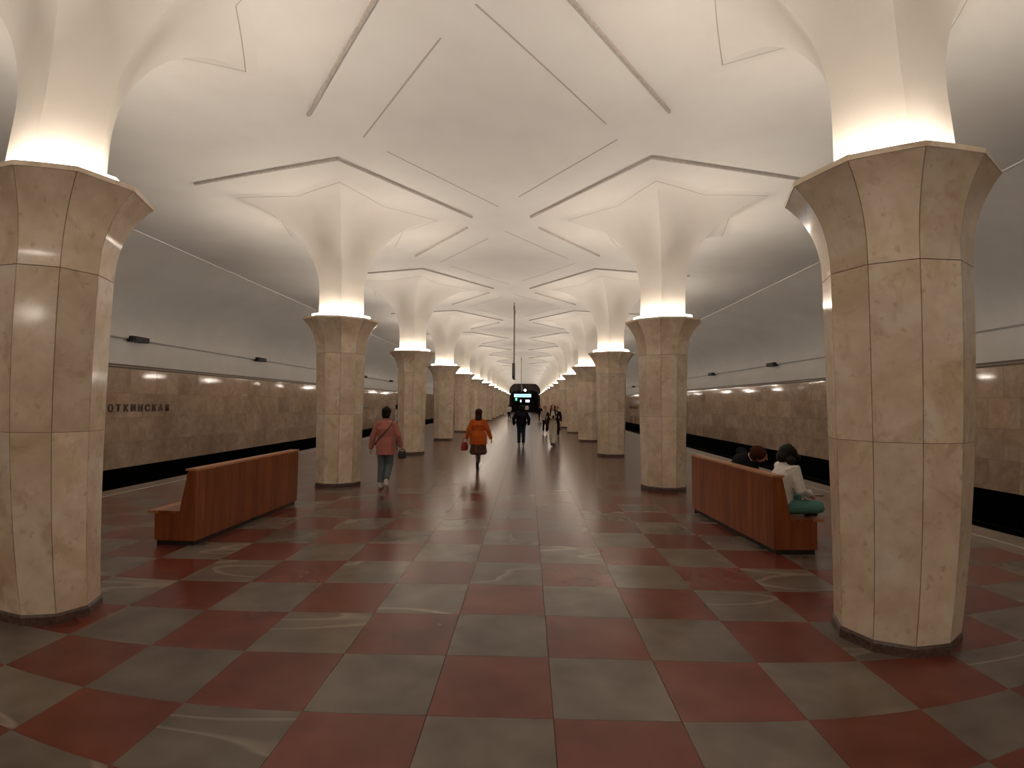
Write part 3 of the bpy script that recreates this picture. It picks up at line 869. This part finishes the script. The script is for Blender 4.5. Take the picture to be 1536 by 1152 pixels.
def handbag(label, loc, rotz, w_, h_, d_, m, strap=.16, group=None):
    t = obj('handbag', None, None, loc, rotz); tag(t, label, 'bag', group)
    b_ = MB()
    def rr(x, y, z): return [(x * cos(a) * (abs(cos(a)) ** -.4 if abs(cos(a)) > .05 else 1) * .9, y * sin(a) * (abs(sin(a)) ** -.4 if abs(sin(a)) > .05 else 1) * .9, z) for a in [2 * pi * (i + .5) / 16 for i in range(16)]]
    b_.ring([rr(w_ * .42, d_ * .42, 0), rr(w_ * .5, d_ * .5, .02), rr(w_ * .52, d_ * .52, h_ * .45), rr(w_ * .45, d_ * .38, h_ * .85), rr(w_ * .40, d_ * .2, h_)], cap0=True, cap1=True)
    b_.obj('pouch', [m], t, smooth=True, sharp=50)
    s_ = MB()
    pts = [(w_ * .36 * cos(pi * i / 12), 0, h_ * .95 + strap * sin(pi * i / 12)) for i in range(13)]
    rings = []
    for x, y, z in pts:
        a = math.atan2((z - h_ * .95) / max(strap, .01), x / (w_ * .36))
        rings.append([(x + .009 * cos(a) * cos(q), .009 * sin(q), z + .009 * sin(a) * cos(q)) for q in [2 * pi * i / 6 for i in range(6)]])
    s_.ring(rings, cap0=True, cap1=True)
    s_.obj('handle', [m], t, smooth=True)
    return t
handbag('small dark bag in the right hand of the walker in pink', (-2.58, 10.79, .60), .3, .17, .15, .09, DSHOE, .05)

# woman in the orange coat
walker('walker from behind in bright orange coat over a brown patterned skirt', (-1.30, 13.85), -.03, 1.60,
   dict(knL=(-.03, .02, .49), anL=(-.015, -.03, .09), knR=(.05, .10, .50), anR=(.045, -.22, .36), toR=(.045, -.30, .25),
        shL=(-.155, -.01, 1.34), shR=(.155, -.01, 1.34), elL=(-.27, -.04, 1.10), haL=(-.325, .0, .87), elR=(.265, -.02, 1.10), haR=(.345, .06, .87), hd=(.0, .03, 1.575)),
   [('shoes', DSHOE, {'shaft': .10}), ('trousers', TIGHTS, {'w': .82, 'hem': .8, 'name': 'tights'}), ('skirt', BROWN, {'hem': .42, 'r': .25}), ('coat', ORANGE, {'hem': .70, 'flare': 1.5, 'bulk': 1.15, 'collar': 1}),
    ('hair', HAIR_R, {'len': .34, 'wide': 1.15})], 0.009)
handbag('red handbag hanging from the left hand beside the orange coat', (-1.66, 13.83, .50), 1.2, .30, .22, .13, REDL, .13)

# man in black
walker('walker from behind in bulky black jacket and navy jeans mid-hall', (-.26, 21.3), 0.0, 1.70,
   dict(knL=(-.09, .03, .49), anL=(-.09, .0, .09), knR=(.09, .02, .49), anR=(.09, -.08, .10), elL=(-.31, -.03, 1.12), haL=(-.30, .08, .90), elR=(.31, -.03, 1.12), haR=(.30, .08, .90), hd=(0, .05, 1.565)),
   [('trousers', NAVY, {'w': 1.12}), ('shoes', mat('grey_sneaker', (0.22, 0.20, 0.18), 0.6), {}), ('coat', BLK, {'hem': .80, 'flare': 1.1, 'bulk': 1.32, 'collar': 1, 'name': 'jacket'}), ('hair', HAIR_B, {'hood': 1})], 0.012)
# woman in white trousers towards the camera
t, J = walker('woman coming closer in dark open coat, cream top and wide cream trousers', (1.03, 21.45), pi - .04, 1.71,
   dict(knL=(-.06, .06, .49), anL=(-.03, .10, .10), knR=(.07, -.02, .49), anR=(.05, -.16, .13), elL=(-.27, -.03, 1.10), haL=(-.08, .20, 1.14), elR=(.27, -.03, 1.10), haR=(.08, .21, 1.14), palmL=(0.6, -.6, .3), palmR=(-.6, -.6, .3), curlL=.9, curlR=.9),
   [('trousers', CREAM, {'w': 1.35, 'hem': 1.15}), ('shoes', DSHOE, {}), ('top', CREAM, {'hem': .92, 'flare': 1.0, 'bulk': .98, 'sleeve': .2, 'name': 'top'}), ('hair', HAIR_R, {'len': .34, 'sides': 1, 'wide': 1.5})], 0.011)
mb = MB(); k = 1.0                                       # open coat: back and sides only
for n, s_ in (('L', -1), ('R', 1)):
    tubes(mb, [(J['ch'] + Vector((s_ * .08, -.03, .10)), .075, .08), (J['sh' + n], .075, .078), (J['el' + n], .064, .066), (J['el' + n].lerp(J['ha' + n], .75), .054, .056)])
    tubes(mb, [(Vector((s_ * .17, -.03, 1.36)), .06, .09), (Vector((s_ * .20, -.02, 1.05)), .06, .11), (Vector((s_ * .25, -.03, .70)), .065, .12)])
    tubes(mb, [(Vector((s_ * .08, -.11, 1.36)), .10, .04), (Vector((s_ * .09, -.12, 1.05)), .11, .045), (Vector((s_ * .11, -.14, .70)), .13, .045)])
fuse('open_coat', mb, fabric('aubergine_wool', (0.030, 0.010, 0.012)), t, .012)
ph = MB(); ph.box(-.04, .04, -.006, .006, -.075, .075)
tp = obj('phone', None, None, (1.03, 21.12, 1.21)); tag(tp, 'dark phone held at the chest by the woman in cream', 'phone')
po = ph.obj('case', [M_DARK], tp); po.rotation_euler = (.6, 0, 0)
pg = MB(); pg.box(-.035, .035, .006, .008, -.068, .068); pg.obj('glass', [mat('phone_glass', (0.01, 0.01, 0.012), 0.1)], po)

walker('person in pale pink top and dark trousers behind the woman in cream', (1.00, 30.4), pi + .1, 1.60,
   dict(knL=(-.09, .06, .49), anL=(-.10, .10, .09), knR=(.08, -.03, .48), anR=(.08, -.18, .14), elL=(-.25, -.03, 1.10), haL=(-.05, .20, 1.20), elR=(.25, -.04, 1.09)),
   [('trousers', TIGHTS, {'w': 1.0}), ('shoes', SNEAK, {}), ('top', BEIGE, {'hem': .84, 'flare': 1.1, 'bulk': 1.05}), ('hair', fabric('light_brown_hair', (0.13, 0.06, 0.035)), {'len': .05})], 0.014)
walker('person in black half hidden behind the woman in cream', (1.52, 27.6), pi, 1.62,
   dict(knL=(-.09, .02, .49), anL=(-.09, .05, .09), knR=(.09, .0, .49), anR=(.09, -.10, .10)),
   [('trousers', BLK, {'w': 1.05}), ('shoes', DSHOE, {}), ('coat', BLK, {'hem': .72}), ('hair', HAIR_B, {'len': .05})], 0.014)
walker('small distant figure all in black at the right of the hall', (1.18, 49.8), pi, 1.55, {},
   [('trousers', BLK, {'w': 1.1}), ('shoes', DSHOE, {}), ('coat', BLK, {'hem': .52, 'flare': 1.1}), ('hair', HAIR_B, {'len': .2})], 0.018)
walker('distant figure in white top and black trousers near the left columns', (-2.02, 57.0), .3, 1.62,
   dict(knL=(-.08, .05, .49), anL=(-.08, .10, .09), anR=(.09, -.18, .12), elR=(.25, .05, 1.10), haR=(.2, .22, 1.0)),
   [('trousers', BLK, {'w': 1.05}), ('shoes', DSHOE, {}), ('top', WHITE, {'hem': .86, 'bulk': 1.1}), ('hair', HAIR_B, {'len': .03})], 0.018)
handbag('white bag carried by the distant figure at the left columns', (-2.42, 57.0, .42), .2, .34, .34, .14, SNEAK, .12)
walker('tiny figure in white before the far portal, partly behind the black jacket', (-.12, 78.0), 0, 1.66, {},
   [('trousers', TIGHTS, {'w': 1.05}), ('shoes', DSHOE, {}), ('top', WHITE, {'hem': .80, 'bulk': 1.1}), ('hair', HAIR_R, {'len': .05})], 0.02)
walker('person in pale jacket on the left platform, partly behind a column', (-6.05, 24.3), -1.2, 1.66,
   dict(elR=(.25, .05, 1.10), haR=(.15, .24, 1.08)),
   [('trousers', NAVY, {'w': 1.05}), ('shoes', DSHOE, {}), ('coat', WHITE, {'hem': .78}), ('hair', HAIR_B, {'len': .08})], 0.014)

def sitter(label, x, y, face, lean, outfit, J, look, hup, voxel=.009):
    """seated figure, local +y towards the track; joints given outright"""
    t = obj('person', None, None, (x, y, 0), face); tag(t, label, 'person', 'people sitting on the right bench')
    J = {n: Vector(p) for n, p in J.items()}
    b_ = MB()
    head(b_, J['hd'], look, hup)
    tubes(b_, [(J['ch'], .10, .085), (J['nk'], .056, .055), (J['hd'] + (J['nk'] - J['hd']) * .35, .05, .05)])
    tubes(b_, [(J['pe'], .14, .11), (J['wa'], .12, .095), (J['ch'], .14, .10), (J['nk'].lerp(J['ch'], .4), .10, .075)])
    for n, s_ in (('L', -1), ('R', 1)):
        tubes(b_, [(J['ch'].lerp(J['sh' + n], .4), .06, .06), (J['sh' + n], .052, .052), (J['el' + n], .039, .039), (J['ha' + n], .027, .024)])
        hand(b_, J['ha' + n], tuple(J['ha' + n] - J['el' + n]), 1 if n == 'L' else -1, (-s_ * .6, 0, -.6), .7)
        tubes(b_, [(J['hi' + n], .085, .08), (J['kn' + n], .056, .056), (J['an' + n], .036, .036), (J['an' + n] * .4 + J['to' + n] * .6, .034, .028), (J['to' + n], .03, .022)])
    fuse('body', b_, SKIN, t, voxel)
    eyes(t, J['hd'], look)
    f = Vector(look).normalized(); u = Vector(hup); u = (u - f * u.dot(f)).normalized(); s2 = f.cross(u)
    for kind, m, par in outfit:
        mb = MB()
        if kind == 'shoes':
            for n in 'LR':
                mb2 = MB(); a, to = J['an' + n], J['to' + n]
                tubes(mb2, [(a, .046, .048), (a - Vector((0, .01, .03)), .045, .05)])
                tubes(mb2, [(a - Vector((0, .02, .045)), .043, .04), (a * .45 + to * .55, .046, .036), (to, .042, .03)])
                fuse('shoe', mb2, m, t, voxel)
            continue
        if kind == 'trousers':
            tubes(mb, [(J['pe'], .155, .12), (J['wa'].lerp(J['pe'], .5), .145, .11)])
            for n in 'LR':
                tubes(mb, [(J['hi' + n], .098, .092), (J['kn' + n], .074, .074), (J['kn' + n].lerp(J['an' + n], .5), .066, .066), (J['kn' + n].lerp(J['an' + n], .93), .06, .06)])
        elif kind == 'jacket':
            bl = par.get('bulk', 1)
            tubes(mb, [(J['pe'] + Vector((0, 0, -.01)), .175 * bl, .14 * bl), (J['wa'], .165 * bl, .135 * bl), (J['ch'], .18 * bl, .14 * bl), (J['nk'].lerp(J['ch'], .35), .13, .105), (J['nk'].lerp(J['ch'], .1), .078, .078)], 16)
            for n in 'LR':
                tubes(mb, [(J['ch'].lerp(J['sh' + n], .4), .085, .085), (J['sh' + n], .074, .075), (J['el' + n], .062, .062), (J['el' + n].lerp(J['ha' + n], .9), .05, .05)])
        elif kind == 'hair':
            def blob(p, rx, ry, rz, n=14):
                rx, ry, rz = rx * HS, ry * HS, rz * HS
                rings = []
                for i in range(1, 9):
                    th = pi * i / 9
                    rings.append([p + s2 * (rx * sin(th) * cos(2 * pi * q / n)) + f * (ry * sin(th) * sin(2 * pi * q / n)) + u * (rz * cos(th)) for q in range(n)])
                mb.ring(rings, cap0=True, cap1=True)
            c_ = J['hd']; q_ = par.get('size', 1)
            blob(c_ + u * .038 - f * .028, .09 * q_, .10 * q_, .09 * q_)
            blob(c_ - u * .02 - f * .045, .085 * q_, .07 * q_, .09 * q_)
            for p in par.get('extra', []):
                blob(c_ + s2 * p[0] + f * p[1] + u * p[2], p[3], p[3], p[3])
        elif kind == 'collar':
            tubes(mb, [(J['nk'].lerp(J['ch'], .22), .085, .085), (J['nk'].lerp(J['hd'], .1), .07, .07)])
        fuse(par.get('name', kind), mb, m, t, voxel, 5)
    return t
SEATX = 2.87 + .30
# seat faces +x: local +y -> world +x  (rotation -90 degrees)
sitter('person in white jacket and teal trousers bending forward on the bench end', SEATX, 6.72, -pi / 2, 0,
   [('trousers', TEAL, {}), ('shoes', DSHOE, {}), ('jacket', WHITE, {'bulk': 1.02}), ('hair', HAIR_B, {'size': 1.03, 'extra': [(0, -.06, .09, .05), (.09, .02, -.04, .05), (-.09, .02, -.04, .05), (0, .085, .05, .05)]})],
   dict(pe=(0, -.07, .54), wa=(0, -.05, .72), ch=(0, .01, .90), nk=(0, .02, 1.04), hd=(0, .045, 1.125), shL=(-.17, .03, 1.00), shR=(.17, .03, 1.00), elL=(-.22, .08, .74), elR=(.22, .08, .74), haL=(-.09, .25, .69), haR=(.09, .25, .69),
        hiL=(-.09, -.02, .525), hiR=(.09, -.02, .525), knL=(-.24, .31, .56), knR=(.24, .31, .56), anL=(.08, .24, .50), anR=(-.08, .33, .50), toL=(.20, .26, .475), toR=(-.20, .37, .475)),
   (0, .80, -.6), (0, .6, .80))
ph = obj('phone', None, None, (SEATX + .37, 6.72, .655)); tag(ph, 'black phone held over the teal knees on the bench', 'phone')
b = MB(); b.box(-.075, .075, -.04, .04, -.005, .005); b.obj('case', [M_DARK], ph)
b = MB(); b.box(-.068, .068, -.035, .035, .005, .007); b.obj('glass', [mat('phone_glass', (0.01, 0.01, 0.012), 0.1)], ph)
sitter('person in black jacket with white collar leaning sideways on the bench', SEATX - .08, 7.80, -pi / 2, 0,
   [('trousers', BLK, {}), ('shoes', DSHOE, {}), ('jacket', BLK, {'bulk': 1.25}), ('collar', WHITE, {}), ('hair', fabric('auburn_hair', (0.06, 0.02, 0.012)), {})],
   dict(pe=(-.12, -.02, .53), wa=(-.06, .0, .72), ch=(.04, .03, .90), nk=(.17, .07, 1.03), hd=(.29, .12, 1.07), shL=(-.13, .04, 1.09), shR=(.20, .06, .92), elL=(-.20, .12, .80), elR=(.24, .14, .66), haL=(-.02, .32, .68), haR=(.16, .34, .66),
        hiL=(-.20, .03, .51), hiR=(-.03, .03, .51), knL=(-.22, .44, .53), knR=(0, .44, .53), anL=(-.22, .42, .10), anR=(0, .42, .10), toL=(-.22, .56, .035), toR=(0, .56, .035)),
   (.25, .85, -.35), (.75, 0, .6))
